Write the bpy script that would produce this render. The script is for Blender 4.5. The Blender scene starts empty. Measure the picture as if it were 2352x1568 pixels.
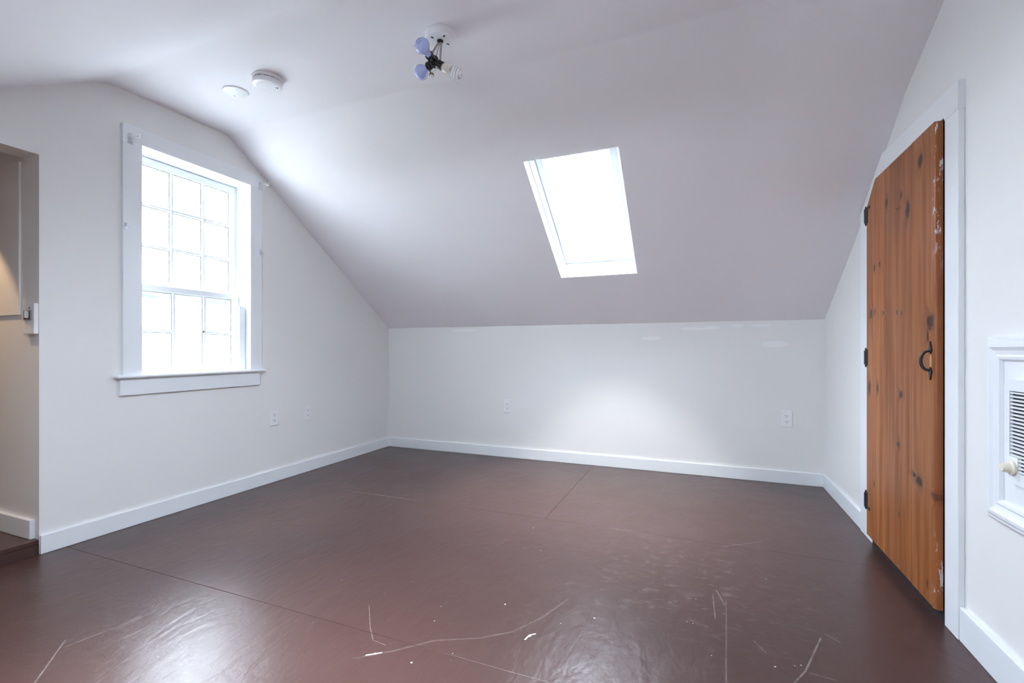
import bpy, bmesh, math, random
from mathutils import Vector, Matrix, noise
from mathutils.geometry import tessellate_polygon
random.seed(7)
C = bpy.context.scene.collection
SC = bpy.context.scene

# ------------------------------------------------------------------ camera, world, light, exposure
YAW = 0.38480
cam_d = bpy.data.cameras.new('camera'); cam = bpy.data.objects.new('camera', cam_d); C.objects.link(cam)
cam.location = (0, 0, 1.0); cam.rotation_euler = (math.pi/2, 0, YAW)
cam_d.sensor_width = 36; cam_d.lens = 1065.54/2352*36; cam_d.shift_y = 18.15/2352
cam_d.clip_start = 0.02; cam_d.clip_end = 200
SC.camera = cam
SC.view_settings.view_transform = 'Standard'; SC.view_settings.look = 'None'
SC.view_settings.gamma = 1; SC.view_settings.use_curve_mapping = False
SC.view_settings.exposure = 2.3
SC.cycles.max_bounces = 14; SC.cycles.diffuse_bounces = 10; SC.cycles.transparent_max_bounces = 16
SC.cycles.use_denoising = True; SC.cycles.use_adaptive_sampling = False
SC.cycles.caustics_reflective = False; SC.cycles.caustics_refractive = False; SC.cycles.blur_glossy = 1.0
SC.cycles.sample_clamp_indirect = 8
w = bpy.data.worlds.new('overcast_sky'); SC.world = w; w.use_nodes = True
bg = w.node_tree.nodes['Background']; bg.inputs[0].default_value = (0.77, 0.865, 1.0, 1); bg.inputs[1].default_value = 8.0
try: w.cycles.sampling_method = 'MANUAL'; w.cycles.sample_map_resolution = 64
except Exception: pass

def portal(name, loc, direction, sx, sy):
    d = bpy.data.lights.new(name, 'AREA'); d.shape = 'RECTANGLE'; d.size = sx; d.size_y = sy
    d.cycles.is_portal = True
    o = bpy.data.objects.new(name, d); C.objects.link(o); o.location = loc
    z = -Vector(direction).normalized(); x = Vector((1, 0, 0)) if abs(z.x) < .9 else Vector((0, 1, 0))
    y = z.cross(x).normalized(); x = y.cross(z)
    o.rotation_euler = Matrix((x, y, z)).transposed().to_euler()
    return o

# room numbers (metres)
XL, XR, YB, YN = -2.99, 0.843, 3.981, -0.473
ZK, Y1, Z1, Y2, Z2 = 1.2175, 2.2035, 2.469, 1.49, 2.4485
SL = (Z1-ZK)/(YB-Y1)            # far roof slope
SN = 0.627                      # near roof slope
def slope_z(y): return ZK+(YB-y)*SL
U_DN = Vector((0, 1, -SL)).normalized()       # down along the far slope
N_OUT = Vector((0, SL, 1)).normalized()       # out through the far slope

N_NEAR = Vector((0, -SN, 1)).normalized(); D_NEAR = Vector((0, -1, -SN)).normalized()
def near_z(y): return Z2+SN*(y-Y2)
portal('portal_gable_window', (-3.17, 2.02, 1.515), (1, 0, 0), 1.32, .72)
portal('portal_skylight', Vector((-.714, 3.0775, slope_z(3.0775)))+N_OUT*.17, -N_OUT, .60, 1.06)
sun = bpy.data.lights.new('sun', 'SUN'); sun.energy = 13; sun.angle = math.radians(62); sun.color = (1, .97, .93)
so = bpy.data.objects.new('sun', sun); C.objects.link(so); so.rotation_euler = Vector((-.04, -.02, .99)).to_track_quat('Z', 'Y').to_euler()
portal('portal_fill_skylight', Vector((-1.05, .50, near_z(.50)))+N_NEAR*.17, -N_NEAR, .77, .96)
lamp = bpy.data.lights.new('hall_downlight', 'SPOT'); lamp.energy = 8; lamp.color = (1, .66, .36)
lamp.spot_size = math.radians(71); lamp.spot_blend = .12; lamp.shadow_soft_size = .03
lo = bpy.data.objects.new('hall_downlight', lamp); C.objects.link(lo); lo.location = (-3.57, .93, 2.02)

# ------------------------------------------------------------------ helpers
def link(name, data, parent=None, **props):
    o = bpy.data.objects.new(name, data); C.objects.link(o)
    if parent is not None: o.parent = parent
    for k, v in props.items(): o[k] = v
    return o
def thing(name, loc=(0, 0, 0), rot=(0, 0, 0), **props):
    o = link(name, None, **props); o.location = loc; o.rotation_euler = rot; o.empty_display_size = .05
    return o
def obj(name, bm, mat, parent=None, smooth=False, off=None, **props):
    bmesh.ops.recalc_face_normals(bm, faces=bm.faces)
    if off is None and parent is not None and parent.get('world_verts'):
        off = Vector(parent['world_verts'])
    if off is not None: bmesh.ops.translate(bm, verts=bm.verts, vec=-Vector(off))
    me = bpy.data.meshes.new(name); bm.to_mesh(me); bm.free()
    for m in (mat if isinstance(mat, (list, tuple)) else [mat]): me.materials.append(m)
    if smooth:
        for p in me.polygons: p.use_smooth = True
        try: me.set_sharp_from_angle(angle=math.radians(40))
        except Exception: pass
    return link(name, me, parent, **props)
def wthing(name, loc, **props):
    """root whose parts are written in room coordinates"""
    o = thing(name, loc, **props); o['world_verts'] = loc
    return o
def sub(o, name, bm, mat, **k):
    p = o
    while p.parent: p = p.parent
    off = Vector(p['world_verts']) if p.get('world_verts') else None
    return obj(name, bm, mat, o, off=off, **k)
def box(bm, lo, hi, bevel=0, seg=1, M=None):
    r = bmesh.ops.create_cube(bm, size=1)
    vs = r['verts']; lo = Vector(lo); hi = Vector(hi)
    for v in vs:
        v.co = Vector((lo.x+(v.co.x+.5)*(hi.x-lo.x), lo.y+(v.co.y+.5)*(hi.y-lo.y), lo.z+(v.co.z+.5)*(hi.z-lo.z)))
    if bevel:
        es = list({e for v in vs for e in v.link_edges})
        r2 = bmesh.ops.bevel(bm, geom=es, offset=bevel, segments=seg, affect='EDGES', profile=.5)
        vs = list({v for v in vs if v.is_valid} | {v for v in r2['verts']})
    if M is not None: bmesh.ops.transform(bm, matrix=M, verts=vs)
    return vs
def B(lo, hi, bevel=0, seg=1, M=None):
    bm = bmesh.new(); box(bm, lo, hi, bevel, seg, M); return bm
def prism(bm, poly, fn, d0, d1):
    """extrude 2D poly between depths d0,d1; fn(a,b,d)->Vector"""
    a = [bm.verts.new(fn(p[0], p[1], d0)) for p in poly]; b = [bm.verts.new(fn(p[0], p[1], d1)) for p in poly]
    n = len(poly); bm.faces.new(a); bm.faces.new(b[::-1])
    for i in range(n): bm.faces.new((a[i], b[i], b[(i+1) % n], a[(i+1) % n]))
def slab(outer, holes, fn, d0, d1):
    bm = bmesh.new(); loops = [outer]+holes
    tri = tessellate_polygon([[Vector((p[0], p[1], 0)) for p in l] for l in loops])
    flat = [p for l in loops for p in l]
    A = [bm.verts.new(fn(p[0], p[1], d0)) for p in flat]; Bv = [bm.verts.new(fn(p[0], p[1], d1)) for p in flat]
    for t in tri:
        try: bm.faces.new([A[i] for i in t]); bm.faces.new([Bv[i] for i in reversed(t)])
        except ValueError: pass
    k = 0
    for l in loops:
        n = len(l)
        for i in range(n):
            i0, i1 = k+i, k+(i+1) % n
            bm.faces.new((A[i0], A[i1], Bv[i1], Bv[i0]))
        k += n
    return bm
def frame(d):
    d = Vector(d).normalized(); x = d.orthogonal().normalized(); y = d.cross(x)
    return x, y, d
def tube(bm, pts, r, n=10, cap=True, closed=False):
    pts = [Vector(p) for p in pts]; rings = []
    rad = r if isinstance(r, (list, tuple)) else [r]*len(pts)
    t0 = (pts[1]-pts[0]).normalized(); x = t0.orthogonal().normalized()
    for i, p in enumerate(pts):
        a = pts[max(i-1, 0)]; b = pts[min(i+1, len(pts)-1)]
        if closed: a = pts[i-1]; b = pts[(i+1) % len(pts)]
        t = (b-a).normalized(); x = (x-t*x.dot(t)).normalized(); y = t.cross(x)
        rings.append([bm.verts.new(p+(x*math.cos(2*math.pi*k/n)+y*math.sin(2*math.pi*k/n))*rad[i]) for k in range(n)])
    m = len(rings)
    for i in range(m if closed else m-1):
        for k in range(n):
            bm.faces.new((rings[i][k], rings[i][(k+1) % n], rings[(i+1) % m][(k+1) % n], rings[(i+1) % m][k]))
    if cap and not closed: bm.faces.new(rings[0][::-1]); bm.faces.new(rings[-1])
def lathe(bm, prof, base, axis, n=32):
    """prof = [(radius, height)], turned about axis from base"""
    x, y, d = frame(axis); base = Vector(base); rings = []
    for r, h in prof:
        if r < 1e-6: rings.append([bm.verts.new(base+d*h)])
        else: rings.append([bm.verts.new(base+d*h+(x*math.cos(2*math.pi*k/n)+y*math.sin(2*math.pi*k/n))*r) for k in range(n)])
    for a, b in zip(rings, rings[1:]):
        for k in range(n):
            q = [a[k % len(a)], a[(k+1) % len(a)], b[(k+1) % len(b)], b[k % len(b)]]
            u = []
            for v in q:
                if v not in u: u.append(v)
            if len(u) > 2: bm.faces.new(u)
    for rg, rev in ((rings[0], True), (rings[-1], False)):
        if len(rg) > 1: bm.faces.new(rg[::-1] if rev else rg)

# ------------------------------------------------------------------ materials
class NT:
    def __init__(s, name):
        s.m = bpy.data.materials.new(name); s.m.use_nodes = True; s.t = s.m.node_tree
        s.b = s.t.nodes['Principled BSDF']; s.co = s.n('ShaderNodeTexCoord').outputs['Object']
    def n(s, typ, **kw):
        nd = s.t.nodes.new(typ)
        for k, v in kw.items(): setattr(nd, k, v)
        return nd
    def put(s, sock, v):
        if isinstance(v, bpy.types.NodeSocket): s.t.links.new(v, sock)
        else:
            try: sock.default_value = v
            except Exception: sock.default_value = (*v, 1)
    def math(s, op, a, b=None, c=None, clamp=False):
        nd = s.n('ShaderNodeMath', operation=op); nd.use_clamp = clamp
        for i, v in enumerate((a, b, c)):
            if v is not None: s.put(nd.inputs[i], v)
        return nd.outputs[0]
    def vm(s, op, a, b=None, sc=None):
        nd = s.n('ShaderNodeVectorMath', operation=op); s.put(nd.inputs[0], a)
        if b is not None: s.put(nd.inputs[1], b)
        if sc is not None: s.put(nd.inputs['Scale'], sc)
        return nd
    def noise(s, scale, detail=3, rough=.55, vec=None, stretch=None, dist=0):
        v = vec or s.co
        if stretch is not None: v = s.vm('MULTIPLY', v, stretch).outputs[0]
        nd = s.n('ShaderNodeTexNoise'); s.t.links.new(v, nd.inputs['Vector'])
        nd.inputs['Scale'].default_value = scale; nd.inputs['Detail'].default_value = detail
        nd.inputs['Roughness'].default_value = rough; nd.inputs['Distortion'].default_value = dist
        return nd.outputs[0]
    def ramp(s, v, a, b, lo=0., hi=1., smooth=True):
        nd = s.n('ShaderNodeMapRange'); nd.interpolation_type = 'SMOOTHSTEP' if smooth else 'LINEAR'
        s.put(nd.inputs[0], v)
        for i, q in zip((1, 2, 3, 4), (a, b, lo, hi)): nd.inputs[i].default_value = q
        return nd.outputs[0]
    def mix(s, f, a, b):
        nd = s.n('ShaderNodeMix', data_type='RGBA'); s.put(nd.inputs[0], f); s.put(nd.inputs[6], a); s.put(nd.inputs[7], b)
        return nd.outputs[2]
    def bump(s, h, strength=.1, dist=.01):
        nd = s.n('ShaderNodeBump'); nd.inputs['Strength'].default_value = strength; nd.inputs['Distance'].default_value = dist
        s.put(nd.inputs['Height'], h); s.t.links.new(nd.outputs[0], s.b.inputs['Normal'])
    def set(s, **kw):
        for k, v in kw.items(): s.put(s.b.inputs[k.replace('_', ' ')], v)
        return s.m
def paint(name, col, rough=.6, var=.03, bscale=220, bstr=.05, bdist=.002, spec=.35):
    t = NT(name); n1 = t.noise(2.2, 4); c2 = tuple(c*(1-var) for c in col)
    t.bump(t.math('ADD', t.noise(bscale, 2), t.math('MULTIPLY', t.noise(7, 3), 2.5)), bstr, bdist)
    return t.set(Base_Color=t.mix(n1, col+(1,), c2+(1,)), Roughness=rough, Specular_IOR_Level=spec)
def plain(name, col, rough=.4, metal=0., spec=.5, nz=.06):
    t = NT(name); n1 = t.noise(60, 3)
    return t.set(Base_Color=t.mix(n1, tuple(c*(1-nz) for c in col)+(1,), tuple(min(1, c*(1+nz*.5)) for c in col)+(1,)),
                 Roughness=t.ramp(n1, .2, .8, rough*.9, min(1, rough*1.1)), Metallic=metal, Specular_IOR_Level=spec)
M_wall = paint('wall_paint', (.79, .78, .765))
M_ceil = paint('ceiling_paint', (.85, .82, .85), rough=.75)
M_trim = paint('trim_gloss_paint', (.80, .82, .84), rough=.35, var=.02, bscale=60, bstr=.04, spec=.5)
M_white = plain('white_plastic', (.82, .81, .82), .35, nz=.02)
M_ivory = plain('ivory_plastic', (.80, .74, .60), .35)
M_cream = plain('cream_ceramic', (.82, .78, .68), .3)
M_dark = plain('dark_slot', (.015, .015, .017), .6)
M_black = plain('black_bakelite', (.012, .014, .016), .22)
M_iron = plain('black_iron', (.02, .021, .024), .5, spec=.5)
M_steel = plain('brushed_nickel', (.45, .43, .39), .35, metal=1)
M_chrome = plain('chrome', (.6, .6, .62), .2, metal=1)
M_bulb = plain('daylight_bulb_glass', (.46, .53, .86), .12, nz=.02)
M_cfl = plain('fluorescent_tube', (.86, .86, .88), .25, nz=.01)
M_alu = plain('skylight_aluminium', (.62, .70, .74), .4)
M_storm = plain('weathered_storm_sash', (.26, .30, .33), .5)
M_putty_shadow = plain('painted_putty_shadow', (.10, .14, .16), .7)
M_gask = plain('gasket', (.06, .08, .09), .6)
M_mark = plain('printed_mark', (.16, .17, .42), .3)
def glassy(name, tint, fac=.06):
    t = NT(name); nt = t.t; tr = t.n('ShaderNodeBsdfTransparent'); gl = t.n('ShaderNodeBsdfGlossy'); mx = t.n('ShaderNodeMixShader')
    tr.inputs[0].default_value = (*tint, 1); gl.inputs['Roughness'].default_value = .03
    fr = t.n('ShaderNodeFresnel'); fr.inputs[0].default_value = 1.45
    wv = t.noise(9, 2); bp = t.n('ShaderNodeBump'); bp.inputs['Strength'].default_value = .02; nt.links.new(wv, bp.inputs['Height'])
    nt.links.new(bp.outputs[0], gl.inputs['Normal'])
    ge = t.n('ShaderNodeNewGeometry'); nt.links.new(t.math('MULTIPLY', fr.outputs[0], t.math('SUBTRACT', 1., ge.outputs['Backfacing'])), mx.inputs[0]); nt.links.new(tr.outputs[0], mx.inputs[1]); nt.links.new(gl.outputs[0], mx.inputs[2])
    nt.links.new(mx.outputs[0], nt.nodes['Material Output'].inputs[0]); return t.m
M_glass = glassy('window_glass', (.97, .985, .985))
def acrylic():
    t = NT('clear_acrylic'); nt = t.t; tr = t.n('ShaderNodeBsdfTransparent'); mx = t.n('ShaderNodeMixShader')
    t.set(Base_Color=(.86, .89, .91, 1), Roughness=.08); mx.inputs[0].default_value = .45
    nt.links.new(tr.outputs[0], mx.inputs[1]); nt.links.new(t.b.outputs[0], mx.inputs[2])
    nt.links.new(mx.outputs[0], nt.nodes['Material Output'].inputs[0]); return t.m
M_clear = acrylic()

# floor: brown deck paint with scuffs, paint specks and scratches
SP = [(-0.865,2.455,0.0063),(-0.945,2.249,0.0032),(-0.734,2.192,0.0045),(-1.736,2.095,0.0032),(-1.424,2.591,0.0028),(-1.287,2.505,0.0022),(-1.701,2.260,0.0022),(-2.273,1.792,0.0032),(-1.442,1.590,0.0032),(-1.197,1.565,0.0022),(-1.149,1.692,0.0032),(-0.744,1.789,0.0022),(-1.537,3.263,0.0036),(-0.953,3.324,0.0036),(-0.724,3.235,0.0045),(-1.315,1.301,0.0022),(-1.477,1.233,0.0022),(-0.744,1.311,0.0022),(0.035,1.650,0.0032),(0.278,1.696,0.0036),(0.297,1.706,0.0036),(-0.024,1.818,0.0032),(-0.044,1.822,0.0032),(0.083,1.928,0.0032),(-0.015,2.001,0.0032),(0.007,2.379,0.0032),(-0.081,2.373,0.0032),(0.268,2.291,0.0041),(-0.709,1.678,0.0054),(-0.907,1.478,0.0045),(-0.934,1.571,0.0032),(-1.602,3.250,0.0036),(-1.634,0.967,0.0032),(-0.754,1.342,0.0032),(0.220,1.668,0.0054),(-0.854,1.253,0.0054),(-0.364,1.716,0.0067),(-0.471,1.637,0.0045),(-0.989,1.245,0.008),(-0.550,1.525,0.007)]
LN = [([(-1.198,1.471),(-1.101,1.357),(-1.042,1.300),(-0.987,1.294)], .0022, .2),
      ([(-1.039,1.199),(-0.947,1.276),(-0.843,1.380),(-0.710,1.447),(-0.612,1.527),(-0.541,1.657),(-0.489,1.809)], .005, .09),
      ([(0.388,1.891),(0.305,1.681),(0.263,1.608)], .004, .24), ([(0.063,2.105),(0.091,1.992)], .004, .2),
      ([(0.097,2.029),(0.073,1.531)], .003, .14), ([(0.049,2.062),(0.053,1.882)], .003, .2), ([(0.408,1.926),(0.444,1.888)], .003, .24),
      ([(-1.978,0.882),(-1.932,1.093)], .003, .18), ([(-0.559,1.500),(-0.553,1.529),(-0.537,1.543)], .004, 1.), ([(-1.012,1.228),(-0.974,1.257)], .004, .7),
      ([(-0.469,2.615),(-0.349,2.612),(-0.234,2.607)], .003, .2), ([(-1.849,0.752),(-2.023,0.902)], .004, .2), ([(0.315,1.675),(0.381,1.667)], .003, .18),
      ([(0.170,1.790),(0.203,1.729)], .003, .18), ([(0.107,2.582),(0.300,2.729)], .005, .18)]
def make_floor_mat():
    t = NT('brown_floor_paint'); flat = t.vm('MULTIPLY', t.co, (1, 1, 0)).outputs[0]
    acc = None
    def add(v):
        nonlocal acc
        acc = v if acc is None else t.math('MAXIMUM', acc, v)
    wob = t.noise(60, 2)
    for x, y, r in SP:
        d = t.vm('DISTANCE', flat, (x, y, 0)).outputs['Value']
        add(t.ramp(t.math('ADD', d, t.math('MULTIPLY', wob, r*.8)), r*1.15, r*.75))
    brk = t.ramp(t.noise(45, 3), .35, .6)
    for pts, wd, st in LN:
        for a, b in zip(pts, pts[1:]):
            A = Vector((*a, 0)); D = Vector((*b, 0))-A
            pa = t.vm('SUBTRACT', flat, A).outputs[0]
            h = t.math('DOT', 0) if False else t.vm('DOT_PRODUCT', pa, D/D.length_squared).outputs['Value']
            h = t.math('MINIMUM', t.math('MAXIMUM', h, 0.), 1.)
            q = t.vm('SCALE', D, sc=h).outputs[0]
            d = t.vm('DISTANCE', pa, q).outputs['Value']
            v = t.math('MULTIPLY', t.ramp(d, wd, wd*.3), st)
            add(v if st > .6 else t.math('MULTIPLY', v, t.math('ADD', t.math('MULTIPLY', brk, .6), .4)))
    # random fine specks and scuffs
    vo = t.n('ShaderNodeTexVoronoi'); t.t.links.new(flat, vo.inputs['Vector']); vo.inputs['Scale'].default_value = 9
    sp = t.math('MULTIPLY', t.ramp(vo.outputs['Distance'], .016, .010), t.ramp(t.noise(1.3, 2), .5, .62))
    add(t.math('MULTIPLY', sp, .8))
    sc1 = t.ramp(t.noise(5, 5, .7, vec=flat, stretch=(1.0, 3.2, 1), dist=.8), .60, .80)
    c = t.mix(t.noise(1.1, 4, vec=flat), (.072, .036, .032, 1), (.055, .027, .024, 1))
    # whitish scuffs worn into the paint in the middle of the room
    sf = t.ramp(t.noise(16, 5, .7, vec=flat, stretch=(.8, 1.7, 1), dist=.7), .52, .78)
    sf = t.math('MULTIPLY', sf, t.ramp(t.math('ADD', t.vm('DISTANCE', flat, (-.08, 2.15, 0)).outputs['Value'], t.math('MULTIPLY', t.noise(4, 3, vec=flat), .5)), 1.05, .35))
    c = t.mix(t.math('MULTIPLY', sf, .30), c, (.44, .36, .37, 1))
    c = t.mix(acc, c, (.62, .58, .57, 1))
    h = t.math('ADD', t.math('MULTIPLY', t.noise(12, 3, .5, vec=flat, stretch=(1.6, .7, 1), dist=.5), .8), t.math('MULTIPLY', t.noise(3, 2, vec=flat), 1.2))
    h = t.math('ADD', h, t.math('MULTIPLY', t.noise(45, 3, .6, vec=flat, stretch=(1, .6, 1)), .22)); t.bump(h, .26, .010)
    r = t.ramp(t.noise(3, 3, vec=flat), .25, .75, .285, .33)
    r = t.math('ADD', r, t.math('MULTIPLY', acc, .2))
    return t.set(Base_Color=c, Roughness=r, Specular_IOR_Level=.5)
M_floor = make_floor_mat()

# pine door boards: long grain, knots, chipped paint along the latch edge (room coordinates)
KN = [(2.283,1.736,0.0229,0.0307),(2.640,1.679,0.018,0.0242),(2.402,1.582,0.025,0.0362),(2.470,1.661,0.010,0.0131),(2.507,1.612,0.0190,0.0038),(2.796,1.402,0.010,0.0172),(2.730,1.408,0.012,0.0146),(2.846,1.180,0.018,0.0263),(2.673,1.172,0.015,0.0102),(2.789,1.187,0.008,0.0172),(2.517,1.162,0.008,0.0134),(2.465,1.153,0.008,0.0130),(2.198,1.105,0.0313,0.0359),(2.220,1.053,0.010,0.0231),(2.759,0.814,0.015,0.0212),(2.872,0.805,0.018,0.0310),(2.470,0.808,0.0225,0.0168),(2.503,0.587,0.018,0.0152),(2.299,0.480,0.0347,0.0206),(2.170,0.457,0.0170,0.0193),(2.493,0.287,0.007,0.0113),(2.223,0.111,0.006,0.0165),(2.802,0.336,0.008,0.0151),(2.335,0.497,0.0242,0.0122)]
def make_pine(shift, idx):
    t = NT('knotty_pine_%d' % idx)
    P = t.vm('ADD', t.co, (0, 0, 0)).outputs[0]
    sx = t.n('ShaderNodeSeparateXYZ'); t.t.links.new(P, sx.inputs[0]); Y, Z = sx.outputs[1], sx.outputs[2]
    yz = t.vm('MULTIPLY', P, (0, 1, 1)).outputs[0]
    core = halo = None
    wob = t.noise(42, 3, vec=yz)
    lo, hi = shift
    for y, z, a, b in KN:
        if not (lo-.03 < y < hi+.03): continue
        d = t.vm('SUBTRACT', yz, (0, y, z)).outputs[0]
        d = t.vm('MULTIPLY', d, (0, 1/a, 1/b)).outputs[0]
        l = t.math('ADD', t.vm('LENGTH', d).outputs['Value'], t.math('MULTIPLY', t.math('SUBTRACT', wob, .5), 1.7))
        k = t.ramp(l, 1.15, .5); h = t.ramp(l, 2.8, .5)
        core = k if core is None else t.math('MAXIMUM', core, k)
        halo = h if halo is None else t.math('MAXIMUM', halo, h)
    off = idx*3.7
    gv = t.vm('ADD', t.vm('MULTIPLY', yz, (1, 1, .055)).outputs[0], (off, off, 0)).outputs[0]
    gv2 = t.vm('ADD', gv, t.vm('SCALE', (0, .03, 0), sc=halo).outputs[0]).outputs[0] if halo else gv
    g1 = t.noise(26, 2, .5, vec=gv2); g2 = t.noise(110, 3, .6, vec=gv2)
    g3 = t.noise(3.0, 3, vec=t.vm('MULTIPLY', yz, (1, 1, .5)).outputs[0])
    c = t.mix(t.ramp(g1, .35, .68), (.365, .125, .033, 1), (.240, .072, .016, 1))
    c = t.mix(t.math('MULTIPLY', t.ramp(g2, .45, .75), .35), c, (.15, .055, .022, 1))
    c = t.mix(t.math('MULTIPLY', t.ramp(g3, .45, .75), .4), c, (.36, .150, .060, 1))
    tint = [(.92, .92, .95), (.86, .84, .84), (1.08, 1.06, 1.0)][idx]
    tm = t.n('ShaderNodeVectorMath', operation='MULTIPLY'); t.put(tm.inputs[0], c); t.put(tm.inputs[1], tint); c = tm.outputs[0]
    if halo:
        c = t.mix(t.math('MULTIPLY', halo, .35), c, (.12, .042, .02, 1))
        c = t.mix(t.math('MULTIPLY', core, .92), c, (.028, .013, .010, 1))
    if lo < 2.2:      # pale worn wood behind the pull
        dw = t.vm('MULTIPLY', t.vm('SUBTRACT', yz, (0, 2.197, .958)).outputs[0], (0, 1/.010, 1/.031)).outputs[0]
        c = t.mix(t.math('MULTIPLY', t.ramp(t.vm('LENGTH', dw).outputs['Value'], 1.1, .6), .75), c, (.58, .36, .18, 1))
    if lo < 2.2:      # chipped white paint on the rounded latch edge
        ed = t.ramp(Y, 2.192, 2.166)
        ch = t.math('MULTIPLY', ed, t.ramp(t.noise(24, 4, .7, vec=t.vm('MULTIPLY', P, (2.5, 2.5, .6)).outputs[0]), .56, .61))
        zz = t.math('MAXIMUM', t.ramp(Z, 1.25, 1.5), t.ramp(Z, .40, .10)); ch = t.math('MULTIPLY', ch, zz)
        c = t.mix(t.math('MULTIPLY', ed, .35), c, (.22, .05, .012, 1))
        c = t.mix(ch, c, (.62, .55, .54, 1))
    t.bump(t.math('ADD', g1, t.math('MULTIPLY', g2, .5)), .12, .003)
    return t.set(Base_Color=c, Roughness=t.ramp(g1, .3, .7, .32, .42), Specular_IOR_Level=.3)

# ------------------------------------------------------------------ floor
fl = wthing('floor', (0, 0, 0), kind='structure', label='brown painted plywood floor with faint seams')
G = .0007
def floor_panel(x0, x1, y0, y1, n):
    bm = B((x0+G, y0+G, -.02), (x1-G, y1-G, 0), .0008)
    return sub(fl, 'floor_panel', bm, M_floor)
sub(fl, 'subfloor', B((XL-.12, YN-.1, -.06), (XR+.12, YB+.1, -.0203)), M_dark)
for i, (x0, x1, y0, y1) in enumerate([(XL-.01, -.85, 2.612, YB+.02), (-.85, XR+.1, 2.612, YB+.02), (XL-.01, XR+.1, 1.332, 2.612), (XL-.01, XR+.1, YN-.02, 1.332)]):
    floor_panel(x0, x1, y0, y1, i)
# object coords of panels equal room coords minus root location: shift texture with the root at the room origin
for o in [fl]+list(fl.children): pass

# ------------------------------------------------------------------ ceiling (far slope, flat, near slope) with the skylight hole
SKX0, SKX1, SKY0, SKY1 = -1.002, -.427, 2.660, 3.497
NKX0, NKX1, NKY0, NKY1 = -1.42, -.68, .10, .90
def rsag(x, y):
    s = min(1, max(0, (x-.12)/(XR-.12))); s = s*s*(3-2*s)
    if y > 2.2035:
        k = (YB-y)/(YB-2.2035); g = .085*min(1, k/.42) if k < .8 else .085+(k-.8)/.2*.085
    else: g = .17
    m = .018*math.exp(-((x+.9)/1.1)**2)*math.exp(-((y-Y1)/.2)**2)
    return s*g+m
def prof_z(y):
    a = Z1 if False else None
    if y >= Y1: z = slope_z(y)
    elif y >= Y2: z = Z2+(y-Y2)/(Y1-Y2)*(Z1-Z2)
    else: z = Z2+SN*(y-Y2)
    # soften the creases as plaster does
    zf = slope_z(y); zn = Z2+SN*(y-Y2); zc = Z2+(y-Y2)/(Y1-Y2)*(Z1-Z2)
    def smin(p, q, k):
        h = max(k-abs(p-q), 0)/k
        return min(p, q)-h*h*k*.25
    return smin(smin(zf, zc, .008), zn, .03)
xs = sorted(set([XL-.05+i*(XR-XL+.1)/34 for i in range(35)]+[SKX0, SKX1, NKX0, NKX1]))
ys = sorted(set([YN-.05+i*.11 for i in range(42) if YN-.05+i*.11 < YB+.05]+[YB+.05, SKY0, SKY1, NKY0, NKY1]+[Y1+d for d in (-.05, -.03, -.018, -.008, 0, .008, .018, .03, .05)]+[Y2+d for d in (-.08, -.05, -.03, 0, .03, .05, .08)]))
bm = bmesh.new(); grid = []
for x in xs:
    row = []
    for y in ys:
        wv = .0035*noise.noise(Vector((x*1.7, y*1.7, 3)))+.002*noise.noise(Vector((x*5, y*5, 9)))
        onsky = (NKX0-.02 < x < NKX1+.02 and NKY0-.02 < y < NKY1+.02) or SKX0-.02 < x < SKX1+.02 and SKY0-.02 < y < SKY1+.02
        row.append(bm.verts.new((x, y, prof_z(y)-rsag(x, y)+(0 if onsky else wv))))
    grid.append(row)
for i in range(len(xs)-1):
    for j in range(len(ys)-1):
        if xs[i] >= NKX0-1e-6 and xs[i+1] <= NKX1+1e-6 and ys[j] >= NKY0-1e-6 and ys[j+1] <= NKY1+1e-6: continue
        if xs[i] >= SKX0-1e-6 and xs[i+1] <= SKX1+1e-6 and ys[j] >= SKY0-1e-6 and ys[j+1] <= SKY1+1e-6: continue
        bm.faces.new((grid[i][j], grid[i+1][j], grid[i+1][j+1], grid[i][j+1]))
ceil = obj('ceiling', bm, M_ceil, smooth=True, kind='structure', label='white attic ceiling sloping down on both sides')
for p in ceil.data.polygons: p.use_smooth = True

# ------------------------------------------------------------------ walls
yz = lambda d: None
def fyz(a, b, d): return Vector((d, a, b))
top = [(YB+.03, ZK+.05), (Y1, Z1+.10), (Y2, Z2+.10), (YN-.03, ZK+.05)]
WY0, WY1, WZ0, WZ1 = 1.673, 2.368, .842, 2.171
OPY0, OPY1 = .55, 1.2325
obj('wall_left', slab([(YN-.03, -.05), (YB+.03, -.05)]+top,
    [[(WY0-.018, WZ0-.028), (WY1+.018, WZ0-.028), (WY1+.018, WZ1+.018), (WY0-.018, WZ1+.018)],
     [(OPY0, -.02), (OPY1, -.02), (OPY1, 1.951), (.76, 1.951), (OPY0, 1.83)]], fyz, XL, XL-.132), M_wall, kind='structure', label='white gable wall with window and hall opening')
DY0, DY1 = 2.157, 2.915
obj('wall_right', slab([(YN-.03, -.05), (YB+.03, -.05)]+top, [], fyz, XR, XR+.1), M_wall, kind='structure', label='white gable wall with pine door and heater')
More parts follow.
